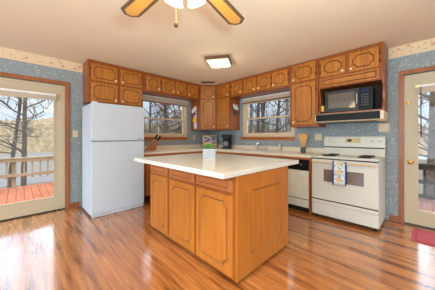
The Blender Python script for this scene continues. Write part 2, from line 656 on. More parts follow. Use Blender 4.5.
def knob(parent, x, z, y=-0.018):
    if 'me' not in KNOB:
        mb = MB()
        mb.lathe([(0.007, 0.0), (0.006, -0.010), (0.015, -0.016), (0.0175, -0.022), (0.014, -0.028), (0.005, -0.031)], axis='y', n=12)
        o = mb.build('knob', M['knob'], parent, smooth=True, loc=(x, y, z))
        KNOB['me'] = o.data
        return o
    o = bpy.data.objects.new('knob', KNOB['me'])
    COL.objects.link(o)
    o.parent = parent
    o.location = (x, y, z)
    return o


def hinges(parent, x, z0, z1):
    h = z1 - z0
    for z in (z0 + 0.2 * h, z1 - 0.2 * h) if h > 0.4 else (z0 + 0.30 * h, z1 - 0.30 * h):
        MB().box(x - 0.006, x + 0.006, -0.022, -0.0005, z - 0.018, z + 0.018, 0.002).build('hinge', M['iron'], parent)


def door(parent, x0, x1, z0, z1, kside=None, kz='low', hinge=None, **k):
    d = panel('door', parent, x0, x1, z0, z1, **k)
    if kside:
        kx = x1 - 0.035 if kside == 'r' else x0 + 0.035
        kzv = z0 + 0.04 if kz == 'low' else z1 - 0.04
        knob(d, kx, kzv)
    if hinge:
        hinges(d, x0 - 0.009 if hinge == 'l' else x1 + 0.009, z0, z1)
    return d


# ------------------------------------------------------------------ room shell
XR, YB = 7.4, -7.0
struct('floor', MB().box(-0.14, XR, YB, 0.14, -0.06, 0.0), M['floor'])
struct('ceiling', MB().box(-0.14, XR, YB, 0.14, CEIL, CEIL + 0.08), M['ceiling'])

# wall_left has a door (y -4.19..-3.265) and a window (y -2.02..-0.79)
w = MB()
for y0, y1, z0, z1 in ((YB, -4.19, 0, CEIL), (-4.19, -3.262, 2.062, CEIL), (-3.262, -2.02, 0, CEIL), (-2.02, -0.79, 0, 1.20),
                       (-2.02, -0.79, 2.065, CEIL), (-0.79, 0.14, 0, CEIL)):
    w.box(-0.14, 0.0, y0, y1, z0, z1)
struct('wall_left', w, M['paper'])
w = MB()
for x0, x1, z0, z1 in ((0.0, 1.155, 0, CEIL), (1.155, 2.425, 0, 1.205), (1.155, 2.425, 2.065, CEIL), (2.425, 3.987, 0, CEIL),
                       (3.987, 4.915, 2.062, CEIL), (4.915, XR, 0, CEIL)):
    w.box(x0, x1, 0.0, 0.14, z0, z1)
struct('wall_right', w, M['paper'])
w = MB()
for x0, x1, z0, z1 in ((0, 0.9, 0, CEIL), (0.9, 5.5, 0, 0.3), (0.9, 5.5, 2.35, CEIL), (5.5, XR, 0, CEIL)):
    w.box(x0, x1, YB - 0.14, YB, z0, z1)
struct('wall_back', w, M['paper'])
w = MB()
for y0, y1, z0, z1 in ((YB, -5.7, 0, CEIL), (-5.7, -1.5, 0, 0.3), (-5.7, -1.5, 2.35, CEIL), (-1.5, 0.14, 0, CEIL)):
    w.box(XR, XR + 0.14, y0, y1, z0, z1)
struct('wall_side', w, M['paper'])

# wallpaper border under the ceiling
struct('trim_1', MB().box(0.0005, 0.003, YB, -3.02, 0, 0.152), M['border'], loc=(0, 0, 2.322))
struct('trim_2', MB().box(3.822, XR, -0.003, -0.0005, 0, 0.152), M['border'], loc=(0, 0, 2.322))
# baseboards
struct('baseboard_left', MB().box(0.0005, 0.014, -3.205, -3.07, 0, 0.085, 0.003), M['casing'])
struct('baseboard_right', MB().box(3.83, 3.928, -0.014, -0.0005, 0, 0.085, 0.003), M['casing'])


# ------------------------------------------------------------------ glazed doors to the decks
def glazed_door(n, loc, rz, gl0, gl1, width, knob_x=None):
    """local x runs along the wall, -y is into the room; leaf spans 0..width"""
    root = bpy.data.objects.new('door_%d' % n, None)
    COL.objects.link(root)
    root.location, root.rotation_euler = loc, (0, 0, rz)
    root['kind'] = 'structure'
    lf = MB()
    H = 2.05
    y0, y1 = 0.012, 0.052
    for x0, x1, z0, z1 in ((0.006, gl0, 0.02, H), (gl1, width - 0.006, 0.02, H), (gl0, gl1, 0.02, 0.23 if n == 1 else 0.215), (gl0, gl1, 1.875 if n == 1 else 1.86, H)):
        lf.box(x0, x1, y0, y1, z0, z1)
    gz0, gz1 = (0.23, 1.875) if n == 1 else (0.215, 1.86)
    leaf = lf.build('door_leaf', M['doorpaint'], root)
    bd = MB()
    t = 0.02
    bd.box(gl0 - t, gl0 + 0.006, y0 - 0.008, y0 + 0.002, gz0 - t, gz1 + t, 0.003)
    bd.box(gl1 - 0.006, gl1 + t, y0 - 0.008, y0 + 0.002, gz0 - t, gz1 + t, 0.003)
    bd.box(gl0, gl1, y0 - 0.008, y0 + 0.002, gz0 - t, gz0 + 0.006, 0.003)
    bd.box(gl0, gl1, y0 - 0.008, y0 + 0.002, gz1 - 0.006, gz1 + t, 0.003)
    bd.build('glazing_bead', M['doorpaint'], leaf)
    MB().box(gl0, gl1, 0.028, 0.034, gz0, gz1).build('glass_pane', M['pane'], leaf)
    cs = MB()
    cs.box(-0.055, 0.004, -0.022, -0.0005, 0, 2.062, 0.004)
    cs.box(width - 0.004, width + 0.055, -0.022, -0.0005, 0, 2.062, 0.004)
    cs.box(-0.055, width + 0.055, -0.022, -0.0005, 2.062, 2.118, 0.004)
    cs.build('door_casing', M['casing'], root)
    MB().box(0.002, width - 0.002, 0.002, 0.138, 0.0005, 0.018, 0.003).build('threshold', M['darksteel'], root)
    if knob_x:
        k = MB()
        k.lathe([(0.033, 0.0), (0.031, -0.006), (0.012, -0.010), (0.011, -0.030), (0.026, -0.040), (0.029, -0.052), (0.020, -0.063), (0.006, -0.066)], axis='y', n=16)
        k.build('door_knob', M['brass'], leaf, smooth=True, loc=(knob_x, y0, 0.86))
        k = MB()
        k.lathe([(0.026, 0.0), (0.024, -0.008), (0.010, -0.012), (0.008, -0.018)], axis='y', n=14)
        k.box(-0.006, 0.006, -0.032, -0.010, -0.018, 0.018, 0.002)
        k.build('deadbolt', M['brass'], leaf, smooth=True, loc=(knob_x - 0.02, y0, 1.665))
    return root


glazed_door(1, (0, -4.19, 0), HALF, 0.14, 0.778, 0.928)
glazed_door(2, (3.987, 0, 0), 0, 0.138, 0.79, 0.928, knob_x=0.068)


def door_blind(loc, rz, width, label, wand=None):
    r = thing('door_blind', label, 'blind', loc, rz)
    MB().box(0, width, -0.03, 0, 0.075, 0.105, 0.003).build('headrail', M['blindwhite'], r)
    s = MB()
    for i in range(9):
        s.box(0.008, width - 0.008, -0.028, -0.002, 0.008 * i + 0.001, 0.008 * i + 0.006)
    s.build('slat_stack', M['blind'], r)
    for x in (0.0, width - 0.008):
        MB().box(x - 0.004, x + 0.012, -0.034, 0.003, 0.070, 0.110, 0.002).build('bracket', M['brass'], r)
    if wand is not None:
        MB().tube([(wand, -0.032, 0.08), (wand, -0.036, 0.0), (wand, -0.036, -0.60)], [0.003, 0.006, 0.006], 6).build('tilt_wand', M['twig'], r)
    return r


door_blind((0.003, -4.08, 1.785), HALF, 0.70, 'raised cream mini blind across the top of the left glass door')
door_blind((4.105, -0.003, 1.785), 0, 0.70, 'raised cream mini blind with hanging wand on the right glass door', wand=0.05)


# ------------------------------------------------------------------ windows over the worktops
def sash_window(n, loc, rz, width, z0, z1):
    """local origin at left end of the opening, z = opening bottom"""
    root = bpy.data.objects.new('window_%d' % n, None)
    COL.objects.link(root)
    root.location, root.rotation_euler = loc, (0, 0, rz)
    root['kind'] = 'structure'
    H = z1 - z0
    f = MB()
    fw = 0.045
    for a in ((0.001, fw, 0.001, H - 0.001), (width - fw, width - 0.001, 0.001, H - 0.001)):
        f.box(a[0], a[1], 0.004, 0.12, a[2], a[3], 0.003)
    f.box(fw, width - fw, 0.004, 0.12, 0.001, 0.035, 0.003)
    f.box(fw, width - fw, 0.004, 0.12, H - 0.045, H - 0.001, 0.003)
    f.build('window_frame', M['almondvinyl'], root)
    mid = 0.415
    def sash(name, za, zb, y0, y1, rb, rt):
        s = MB()
        st = 0.055
        s.box(fw, fw + st, y0, y1, za, zb, 0.003)
        s.box(width - fw - st, width - fw, y0, y1, za, zb, 0.003)
        s.box(fw + st, width - fw - st, y0, y1, za, za + rb, 0.003)
        s.box(fw + st, width - fw - st, y0, y1, zb - rt, zb, 0.003)
        so = s.build(name, M['almondvinyl'], root)
        MB().box(fw + st, width - fw - st, (y0 + y1) / 2 - 0.003, (y0 + y1) / 2 + 0.003, za + rb, zb - rt).build('glass_pane', M['pane'], so)
    sash('lower_sash', 0.036, mid + 0.02, 0.030, 0.060, 0.05, 0.035)
    sash('upper_sash', mid - 0.015, H - 0.046, 0.064, 0.094, 0.03, 0.045)
    # stained wood stool and apron
    s = MB()
    s.box(-0.05, width + 0.012, -0.055, -0.0005, -0.030, -0.002, 0.004)
    s.box(-0.035, width + 0.0, -0.020, -0.0005, -0.072, -0.028, 0.004)
    s.build('window_stool', M['sillwood'], root)
    return root


sash_window(1, (0, -2.02, 1.20), HALF, 1.23, 1.20, 2.065)
sash_window(2, (1.155, 0, 1.205), 0, 1.27, 1.205, 2.065)


def window_blind(loc, rz, width, label, stack):
    r = thing('window_blind', label, 'blind', loc, rz)
    MB().box(0, width, -0.045, 0, 0, 0.028, 0.003).build('headrail', M['blindwhite'], r)
    s = MB()
    for i in range(stack):
        s.box(0.01, width - 0.01, -0.040, -0.005, -0.011 * (i + 1), -0.011 * (i + 1) + 0.007)
    s.build('slat_stack', M['blind'], r)
    MB().box(0.01, width - 0.01, -0.042, -0.004, -0.011 * stack - 0.020, -0.011 * stack - 0.002, 0.002).build('bottom_rail', M['vent'], r)
    return r


window_blind((0.003, -2.03, 2.068), HALF, 1.25, 'raised cream blind at the top of the window beside the refrigerator', 8)
window_blind((1.15, -0.003, 2.068), 0, 1.28, 'raised cream blind at the top of the window over the sink', 6)

# ------------------------------------------------------------------ wall and corner cabinets
ZB = 1.372


def carcass(parent, wd, dp, h, z=0.0):
    return MB().box(0.001, wd - 0.001, 0.0, dp - 0.002, z, z + h, 0.002).build('carcass', M['cabframe'], parent)


# above the refrigerator
u = thing('wall_cabinet', 'four-door oak wall cabinet above the white refrigerator', 'cabinet', (0.36, -3.02, 1.775), HALF)
carcass(u, 0.93, 0.36, CEIL - 0.003 - 1.775)
g = dict(inset=(0.046, 0.046, 0.04, 0.04), r=0.032)
door(u, 0.045, 0.455, 0.365, 0.635, 'r', hinge='l', **g)
door(u, 0.505, 0.890, 0.365, 0.635, 'l', hinge='r', **g)
door(u, 0.045, 0.455, 0.020, 0.330, 'r', hinge='l', **g)
door(u, 0.505, 0.890, 0.020, 0.330, 'l', hinge='r', **g)
# above the left window
u = thing('wall_cabinet', 'low four-door oak cabinet over the window beside the refrigerator', 'cabinet', (0.36, -2.088, 2.103), HALF)
carcass(u, 1.426, 0.36, CEIL - 0.003 - 2.103)
g = dict(inset=(0.06, 0.06, 0.045, 0.045), r=0.036)
for a, b, ks, hg in ((0.055, 0.358, 'r', 'l'), (0.398, 0.692, 'r', 'l'), (0.732, 1.010, 'l', 'r'), (1.055, 1.345, 'l', 'r')):
    door(u, a, b, 0.032, 0.300, ks, hinge=hg, **g)
# diagonal corner cabinet
ang = math.atan2(0.30, 0.25)
u = thing('corner_cabinet', 'diagonal oak wall cabinet in the corner with a tall door below a small one', 'cabinet', (0.36, -0.66, ZB), ang)
R = Matrix.Rotation(-ang, 2)
fp = [(0.003, -0.003), (0.003, -0.66), (0.36, -0.66), (0.61, -0.36), (0.61, -0.003)]
fp = [tuple(R @ Vector((x - 0.36, y + 0.66))) for x, y in fp]
MB().prism(fp, 0, CEIL - 0.003 - ZB).build('carcass', M['cabframe'], u)
door(u, 0.03, 0.36, 0.768, 1.045, 'r', inset=(0.055, 0.055, 0.045, 0.045), r=0.045)
door(u, 0.03, 0.36, 0.035, 0.735, 'r', inset=(0.05, 0.05, 0.05, 0.05), r=0.035)
# right of the corner
u = thing('wall_cabinet', 'two-door oak wall cabinet right of the corner above the coffee maker', 'cabinet', (0.613, -0.36, ZB))
carcass(u, 0.447, 0.36, CEIL - 0.003 - ZB)
door(u, 0.035, 0.425, 0.768, 1.045, 'r', inset=(0.06, 0.06, 0.045, 0.045), r=0.045)
door(u, 0.035, 0.425, 0.035, 0.735, 'r', inset=(0.05, 0.05, 0.05, 0.05), r=0.035)
# above the right window
u = thing('wall_cabinet', 'low four-door oak cabinet over the window above the sink', 'cabinet', (1.062, -0.36, 2.108))
carcass(u, 1.438, 0.36, CEIL - 0.003 - 2.108)
g = dict(inset=(0.06, 0.06, 0.045, 0.045), r=0.036)
for a, b, ks, hg in ((0.065, 0.365, 'r', 'l'), (0.407, 0.715, 'r', 'l'), (0.757, 1.058, 'l', 'r'), (1.093, 1.405, 'l', 'r')):
    door(u, a, b, 0.030, 0.308, ks, hinge=hg, **g)
# tall cabinet right of the window
u = thing('wall_cabinet', 'tall oak wall cabinet between the right window and the microwave', 'cabinet', (2.502, -0.36, ZB))
carcass(u, 0.48, 0.36, CEIL - 0.003 - ZB)
door(u, 0.045, 0.442, 0.778, 1.068, 'l', hinge='r', inset=(0.06, 0.06, 0.05, 0.05), r=0.05)
door(u, 0.045, 0.442, 0.040, 0.745, 'l', hinge='r', inset=(0.06, 0.06, 0.055, 0.055), r=0.04)
# microwave cabinet with an open shelf
u = thing('wall_cabinet', 'oak wall cabinet above the range with an open shelf holding the microwave', 'cabinet', (2.985, -0.36, 1.555))
c = MB()
c.box(0.001, 0.829, 0.0, 0.358, 0.415, CEIL - 0.003 - 1.555, 0.002)
c.box(0.001, 0.829, 0.0, 0.358, 0.0, 0.022, 0.002)
c.box(0.001, 0.829, 0.345, 0.358, 0.022, 0.415)
prof = [(0.0, 0.022), (0.0, 0.05), (0.03, 0.09), (0.055, 0.17), (0.05, 0.28), (0.02, 0.35), (0.0, 0.38), (0.0, 0.415), (0.345, 0.415), (0.345, 0.022)]
c.prism_x(prof, 0.001, 0.022)
c.prism_x(prof, 0.808, 0.829)
c.build('carcass', M['cabframe'], u)
n_ = MB()
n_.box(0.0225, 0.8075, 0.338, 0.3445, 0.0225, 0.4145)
n_.build('niche_back', M['darkbrown'], u)  # separate dark sheet in front of the oak back darkens the niche
door(u, 0.040, 0.385, 0.590, 0.860, 'r', hinge='l', inset=(0.055, 0.055, 0.05, 0.05), r=0.045)
door(u, 0.425, 0.775, 0.590, 0.860, 'l', hinge='r', inset=(0.055, 0.055, 0.05, 0.05), r=0.045)
panel('false_front', u, 0.040, 0.775, 0.432, 0.568, inset=(0.03, 0.03, 0.03, 0.03), r=0.0)

# range hood
u = thing('range_hood', 'cream range hood with a black front strip under the microwave shelf', 'range hood', (2.972, -0.46, 1.425))
h = MB()
h.prism_x([(0.0, 0.012), (0.0, 0.122), (0.455, 0.122), (0.455, 0.0), (0.03, 0.0)], 0.0, 0.85)
h.build('hood_body', M['almond'], u)
MB().box(0.012, 0.812, -0.006, 0.004, 0.016, 0.119, 0.002).build('front_strip', M['black'], u)
MB().box(0.10, 0.75, 0.06, 0.40, -0.006, 0.002).build('filter', M['darksteel'], u)

# microwave
u = thing('microwave', 'black microwave oven on the open shelf above the range', 'microwave', (3.075, -0.315, 1.578), math.radians(2.5))
MB().box(0, 0.61, 0.012, 0.26, 0.012, 0.335, 0.006).build('housing', M['blackmatte'], u)
d = MB()
for a in ((0.0, 0.445, 0.012, 0.062), (0.0, 0.445, 0.292, 0.335), (0.0, 0.045, 0.062, 0.292), (0.40, 0.445, 0.062, 0.292)):
    d.box(a[0], a[1], -0.012, 0.011, a[2], a[3], 0.002)
dd = d.build('oven_door', M['mwblack'], u)
MB().box(0.045, 0.40, -0.006, 0.010, 0.062, 0.292).build('door_window', M['mwglass'], dd)
MB().tube([(0.425, -0.012, 0.08), (0.425, -0.035, 0.10), (0.425, -0.035, 0.25), (0.425, -0.012, 0.27)], 0.010, 8).build('handle', M['steel'], dd, smooth=True)
cp = MB().box(0.447, 0.61, -0.012, 0.011, 0.012, 0.335, 0.003).build('control_panel', M['black'], u)
MB().box(0.478, 0.560, -0.0145, -0.010, 0.270, 0.305).build('clock_display', M['display'], cp)
b = MB()
for i in range(3):
    for j in range(5):
        b.box(0.478 + i * 0.030, 0.500 + i * 0.030, -0.0145, -0.011, 0.075 + j * 0.036, 0.097 + j * 0.036, 0.002)
b.build('keypad', M['button'], cp)
for x in (0.03, 0.56):
    MB().box(x, x + 0.03, 0.03, 0.24, 0.0, 0.013).build('foot', M['blackmatte'], u)
# bottle beside it
u = thing('oil_bottle', 'small oil bottle with a yellow label left of the microwave', 'bottle', (3.036, -0.315, 1.578))
b = MB()
b.lathe([(0.024, 0.0), (0.026, 0.004), (0.026, 0.13), (0.022, 0.15), (0.010, 0.175), (0.010, 0.23), (0.0105, 0.235)], n=14)
b.build('bottle_glass', M['bottleglass'], u, smooth=True)
MB().lathe([(0.0268, 0.03), (0.0268, 0.118)], n=14).build('label_band', M['label'], u, smooth=True)
MB().lathe([(0.012, 0.225), (0.012, 0.248), (0.009, 0.250)], n=12).build('cap', M['blackmatte'], u)

# ------------------------------------------------------------------ base cabinets, worktop
u = thing('base_cabinet', 'oak base cabinet under the worktop beside the refrigerator', 'cabinet', (0.60, -2.195, 0), HALF)
MB().box(0.001, 2.19, 0.0, 0.59, 0.10, 0.845, 0.002).build('carcass', M['cabframe'], u)
MB().box(0.001, 2.19, 0.07, 0.59, 0.0005, 0.10).build('toe_board', M['darkbrown'], u)
for a, b in ((0.04, 0.46), (0.50, 0.92), (0.96, 1.38)):
    dr = panel('drawer', u, a, b, 0.70, 0.825, inset=(0.04,) * 4, r=0)
    knob(dr, (a + b) / 2, 0.762)
    door(u, a, b, 0.13, 0.67, 'r', 'high', inset=(0.055,) * 4, r=0.045)
u = thing('base_cabinet', 'oak sink base cabinet left of the dishwasher', 'cabinet', (0.603, -0.60, 0))
MB().box(0.001, 1.725, 0.0, 0.59, 0.10, 0.845, 0.002).build('carcass', M['cabframe'], u)
MB().box(0.001, 1.725, 0.07, 0.59, 0.0005, 0.10).build('toe_board', M['darkbrown'], u)
for a, b in ((0.16, 0.62), (0.68, 1.16), (1.20, 1.68)):
    panel('drawer', u, a, b, 0.70, 0.825, inset=(0.04,) * 4, r=0)
    door(u, a, b, 0.13, 0.67, 'r', 'high', inset=(0.055,) * 4, r=0.045)
u = thing('end_panel', 'narrow oak panel between the dishwasher and the range', 'panel', (2.938, -0.62, 0))
MB().box(0, 0.043, 0, 0.61, 0.0005, 0.845, 0.002).build('board', M['cabframe'], u)

u = thing('worktop', 'cream laminate worktop running along both walls into the corner', 'worktop', (0, 0, 0.88))
MB().prism([(0.003, -2.225), (0.64, -2.225), (0.64, -0.645), (2.982, -0.645), (2.982, -0.003), (0.003, -0.003)], 0.0, 0.04).build('slab', M['laminate'], u)
s = MB()
s.box(0.003, 0.021, -2.225, -0.003, 0.04, 0.125, 0.003)
s.box(0.021, 2.982, -0.021, -0.003, 0.04, 0.125, 0.003)
s.build('backsplash', M['laminate'], u)
s = MB()
s.box(0.603, 0.622, -2.2, -0.627, -0.034, -0.001)
s.box(0.603, 2.982, -0.627, -0.608, -0.034, -0.001)
s.build('apron', M['sillwood'], u)

# dishwasher
u = thing('dishwasher', 'cream dishwasher with a black control panel under the worktop', 'dishwasher', (2.333, -0.615, 0))
MB().box(0.003, 0.60, 0.02, 0.60, 0.09, 0.843).build('tub', M['blackmatte'], u)
MB().box(0.003, 0.60, 0.06, 0.10, 0.0005, 0.09).build('toe_board', M['blackmatte'], u)
MB().box(0.003, 0.60, -0.004, 0.02, 0.228, 0.672, 0.004).build('door_panel', M['cream'], u)
MB().box(0.003, 0.60, 0.0, 0.02, 0.095, 0.214, 0.004).build('kick_panel', M['cream'], u)
cp = MB().box(0.003, 0.60, -0.012, 0.02, 0.682, 0.840, 0.004).build('control_panel', M['black'], u)
MB().box(0.27, 0.40, -0.018, -0.011, 0.740, 0.800, 0.003).build('latch', M['darksteel'], cp)
MB().lathe([(0.022, 0), (0.020, -0.018)], axis='y', n=14).build('dial', M['steel'], cp, loc=(0.49, -0.012, 0.765))
b = MB()
for i in range(4):
    b.box(0.04 + i * 0.05, 0.075 + i * 0.05, -0.0155, -0.011, 0.755, 0.785, 0.002)
b.build('button_row', M['button'], cp)

# ------------------------------------------------------------------ range
u = thing('range', 'white free-standing electric range right of the dishwasher', 'stove', (2.988, -0.64, 0))
Wd = 0.808
MB().box(0.004, Wd - 0.004, 0.03, 0.61, 0.045, 0.885, 0.003).build('body', M['range'], u)
ct = MB().box(0, Wd, -0.012, 0.55, 0.892, 0.918, 0.008).build('cooktop', M['range'], u, smooth=True)
bg = MB()
bg.prism_x([(0.515, 0.918), (0.545, 1.035), (0.535, 1.045), (0.552, 1.195), (0.566, 1.212), (0.61, 1.212), (0.61, 0.886), (0.552, 0.886), (0.552, 0.918)], 0.0, Wd)
bgo = bg.build('backguard', M['range'], u)
MB().prism_x([(0.541, 1.028), (0.533, 1.032), (0.533, 1.042), (0.541, 1.045)], 0.006, Wd - 0.006).build('vent_slot', M['blackmatte'], bgo)
pn = MB().prism_x([(0.538, 1.110), (0.545, 1.178), (0.556, 1.178), (0.549, 1.110)], 0.315, 0.515).build('clock_panel', M['goldpanel'], bgo)
MB().prism_x([(0.536, 1.128), (0.5395, 1.162), (0.55, 1.162), (0.546, 1.128)], 0.345, 0.400).build('clock_display', M['black'], pn)
for x in (0.07, 0.17, 0.65, 0.75):
    kn = MB()
    kn.lathe([(0.020, 0.0), (0.018, -0.016), (0.015, -0.018)], axis='y', n=14)
    kn.box(-0.004, 0.004, -0.026, -0.016, -0.016, 0.016, 0.002)
    kn.build('control_knob', M['range'], bgo, smooth=True, loc=(x, 0.545, 1.135))
for x, y, r in ((0.185, 0.17, 0.098), (0.190, 0.40, 0.085), (0.630, 0.17, 0.085), (0.625, 0.40, 0.098)):
    bn = MB()
    bn.lathe([(r, 0.0), (r, 0.004), (r * 0.9, 0.002), (0.01, 0.001)], n=24)
    bo = bn.build('burner', M['darksteel'], ct, smooth=True, loc=(x, y, 0.9182))
    pts = []
    for k in range(80):
        a = k * 0.33
        rr = 0.018 + (r - 0.030) * k / 79
        pts.append((rr * math.cos(a), rr * math.sin(a), 0.011))
    MB().tube(pts, 0.0055, 6).build('coil', M['iron'], bo, smooth=True)
od = MB()
ox0, ox1, oz0, oz1 = 0.168, 0.654, 0.555, 0.732
for a in ((0.006, ox0, 0.292, 0.873), (ox1, Wd - 0.006, 0.292, 0.873), (ox0, ox1, 0.292, oz0), (ox0, ox1, oz1, 0.873)):
    od.box(a[0], a[1], -0.004, 0.03, a[2], a[3])
oo = od.build('oven_door', M['range'], u)
MB().box(ox0, ox1, 0.000, 0.02, oz0, oz1).build('oven_window', M['darkglass'], oo)
hb = MB()
hb.box(0.008, Wd - 0.008, -0.050, -0.030, 0.825, 0.852, 0.007)
hb.box(0.03, 0.06, -0.036, -0.002, 0.828, 0.849, 0.003)
hb.box(Wd - 0.06, Wd - 0.03, -0.036, -0.002, 0.828, 0.849, 0.003)
hb.build('oven_handle', M['handlecream'], oo, smooth=True)
MB().box(0.01, Wd - 0.01, 0.012, 0.03, 0.874, 0.891).build('top_gap', M['seam'], u)
MB().box(0.01, Wd - 0.01, 0.012, 0.03, 0.272, 0.292).build('drawer_gap', M['seam'], u)
dw = MB()
dw.prism_x([(0.03, 0.062), (0.03, 0.272), (-0.004, 0.272), (-0.012, 0.262), (-0.012, 0.240), (-0.004, 0.222), (-0.004, 0.062)], 0.006, Wd - 0.006)
dw.build('storage_drawer', M['range'], u)
for x in (0.05, Wd - 0.05):
    for y in (0.07, 0.55):
        MB().lathe([(0.022, 0.0005), (0.022, 0.012), (0.012, 0.014), (0.012, 0.046)], n=12).build('foot', M['blackmatte'], u, loc=(x, y, 0))

# tea towel over the oven handle
tw = MB()
nx, prof = 10, []
y_b, y_f = -0.655, -0.700
path = [(-0.024, 0.09), (-0.0255, 0.30)] + [(-0.041 - 0.016 * math.cos(a), 0.318 + 0.013 * math.sin(a)) for a in [PI * (1 - k / 6) for k in range(7)]]
path = [(-0.0262, 0.085), (-0.0265, 0.20), (-0.0265, 0.305), (-0.032, 0.3175), (-0.042, 0.320), (-0.051, 0.3165), (-0.0545, 0.305), (-0.0555, 0.25), (-0.056, 0.15), (-0.057, 0.06), (-0.057, 0.0)]
gv = []
for (yy, zz) in path:
    row = []
    for i in range(nx + 1):
        x = 0.166 * i / nx
        wv = 0.003 * math.sin(i * 1.3) * max(0, min(1, (0.30 - zz) / 0.2)) if yy < -0.05 else 0
        row.append(tw.bm.verts.new((x, yy - abs(wv), zz)))
    gv.append(row)
for a, b in zip(gv, gv[1:]):
    for i in range(nx):
        tw._f([a[i], a[i + 1], b[i + 1], b[i]])
two = tw.build('tea_towel', M['towel'], smooth=True, loc=(3.289, -0.64, 0.540))
sm = two.modifiers.new('thickness', 'SOLIDIFY')
sm.thickness = 0.003
sm.offset = 0
tag(two, 'white floral tea towel with blue edges hanging from the oven handle', 'towel')

# ------------------------------------------------------------------ refrigerator
u = thing('refrigerator', 'white top-freezer refrigerator standing by the left glass door', 'refrigerator', (0.79, -3.066, 0), HALF)
fw = 0.802
MB().box(0.004, fw - 0.004, 0.075, 0.60, 0.03, 1.700, 0.006).build('cabinet_body', M['white'], u)
MB().box(0.02, fw - 0.02, 0.06, 0.076, 0.10, 1.69).build('gasket', M['whitegap'], u)
fd = MB().box(0, fw, 0.0, 0.062, 1.142, 1.712, 0.012).build('freezer_door', M['white'], u, smooth=True)
rd = MB().box(0, fw, 0.0, 0.062, 0.050, 1.130, 0.012).build('fridge_door', M['white'], u, smooth=True)
MB().box(fw - 0.11, fw - 0.04, -0.0015, 0.002, 1.165, 1.180).build('badge', M['steel'], fd)
MB().box(0.02, 0.09, 0.01, 0.09, 1.712, 1.730, 0.004).build('hinge_cover', M['white'], u)
MB().box(0.015, fw - 0.015, 0.012, 0.060, 0.008, 0.047).build('grille', M['white'], u)
for x in (0.05, fw - 0.05):
    MB().lathe([(0.02, 0.0005), (0.02, 0.031)], n=12).build('roller', M['blackmatte'], u, loc=(x, 0.11, 0))

# ------------------------------------------------------------------ island
IX0, IX1, IY0, IY1 = 1.645, 3.122, -2.57, -1.70
u = thing('kitchen_island', 'honey-coloured wooden kitchen island with three drawers and three doors', 'island', (IX0, IY0, 0))
wI, dI = IX1 - IX0, IY1 - IY0
MB().box(0, wI, 0.0, dI, 0.022, 0.884, 0.003).build('carcass', M['islandframe'], u)
MB().box(0.04, wI - 0.04, 0.05, dI - 0.04, 0.0005, 0.023).build('plinth', M['darkbrown'], u)
im = [M['island'], M['igroove']]
imf = [M['idrawer'], M['igroove']]
for a, b in ((1.672, 2.095), (2.135, 2.600), (2.628, 3.100)):
    a -= IX0
    b -= IX0
    panel('drawer', u, a, b, 0.745, 0.843, inset=(0.055, 0.055, 0.03, 0.012), r=0, mats=imf, t=0.016)
    panel('door', u, a, b, 0.050, 0.718, inset=(0.055, 0.06, 0.065, 0.065), r=0.045, mats=im, t=0.016, gw=0.010, gd=0.009)
sp = panel('side_panel', u, 0.0, dI + 0.0, 0.022, 0.884, inset=(0.185, 0.155, 0.155, 0.155), r=0.03, mats=im, t=0.016, gw=0.010, gd=0.009)
sp.location = (wI + 0.0005, 0, 0)
sp.rotation_euler = (0, 0, HALF)
u = thing('island_worktop', 'cream laminate worktop on the wooden island', 'worktop', (1.52, -2.74, 0.885))
MB().box(0, 1.628, 0, 1.29, 0.0, 0.043, 0.003).build('slab', M['islandtop'], u)

# ------------------------------------------------------------------ things on the worktops
u = thing('potted_plant', 'small green succulent in a white square pot on the island', 'plant', (2.282, -2.098, 0.928), math.radians(45.6))
p = MB()
p.prism([(-0.078, -0.05), (0.078, -0.05), (0.078, 0.05), (-0.078, 0.05)], 0.0, 0.125)
p.build('pot', M['potwhite'], u)
MB().box(-0.07, 0.07, -0.043, 0.043, 0.1252, 0.129).build('soil', M['soil'], u)
rng = random.Random(3)
l = MB()
for k in range(60):
    a = rng.uniform(0, 2 * PI)
    x, y = rng.uniform(-0.05, 0.05), rng.uniform(-0.03, 0.03)
    ln = rng.uniform(0.04, 0.085) * (1 - abs(x) * 5)
    up = rng.uniform(0.5, 1.0)
    b0 = Vector((x * 0.7, y * 0.7, 0.125))
    d = Vector((math.cos(a) * (1 - up) + x * 7, math.sin(a) * (1 - up), up)).normalized()
    l.tube([b0, b0 + d * ln * 0.5, b0 + d * ln * 0.85, b0 + d * ln], [0.003, 0.008, 0.006, 0.001], 6)
l.build('foliage', M['leaf'], u, smooth=True)

u = thing('knife_block', 'slanted wooden knife block on the worktop beside the refrigerator', 'knife block', (0.27, -1.865, 0.9205), math.radians(62))
k = MB()
# local x is the slant direction; profile in xz
pr = [(-0.115, 0.0), (0.075, 0.0), (0.130, 0.175), (0.020, 0.237), (-0.115, 0.04)]
bm = k.bm
A = [bm.verts.new((x, -0.055, z)) for x, z in pr]
B = [bm.verts.new((x, 0.055, z)) for x, z in pr]
for i in range(5):
    k._f([A[i], A[(i + 1) % 5], B[(i + 1) % 5], B[i]])
k._f(A)
k._f(list(reversed(B)))
k.build('block', M['block'], u)
kb = u
bpy.context.view_layer.update()
mwk = Matrix.Translation(kb.location) @ Matrix.Rotation(math.radians(62), 4, 'Z')
proto = None
dirv = Vector((0.49, 0, 0.87))
for i in range(6):
    row, cidx = divmod(i, 3)
    base_l = Vector((0.105 - 0.055 * row, -0.034 + 0.034 * cidx, 0.1895 + 0.031 * row))
    wp = mwk @ (base_l + dirv * 0.004)
    if proto is None:
        proto = thing('kitchen_knife', 'black-handled knife standing in the wooden knife block', 'knife', wp, math.radians(62), 'knives in the wooden block')
        hm = MB()
        hm.box(-0.017, 0.017, -0.012, 0.012, 0.010, 0.125, 0.004)
        ho = hm.build('handle', M['black'], proto, rot=(0, math.radians(29.4), 0))
        MB().box(-0.009, 0.009, -0.006, 0.006, 0.001, 0.011, 0.001).build('bolster', M['steel'], proto, rot=(0, math.radians(29.4), 0))
    else:
        cpy = copy_tree(proto)
        cpy.location = wp

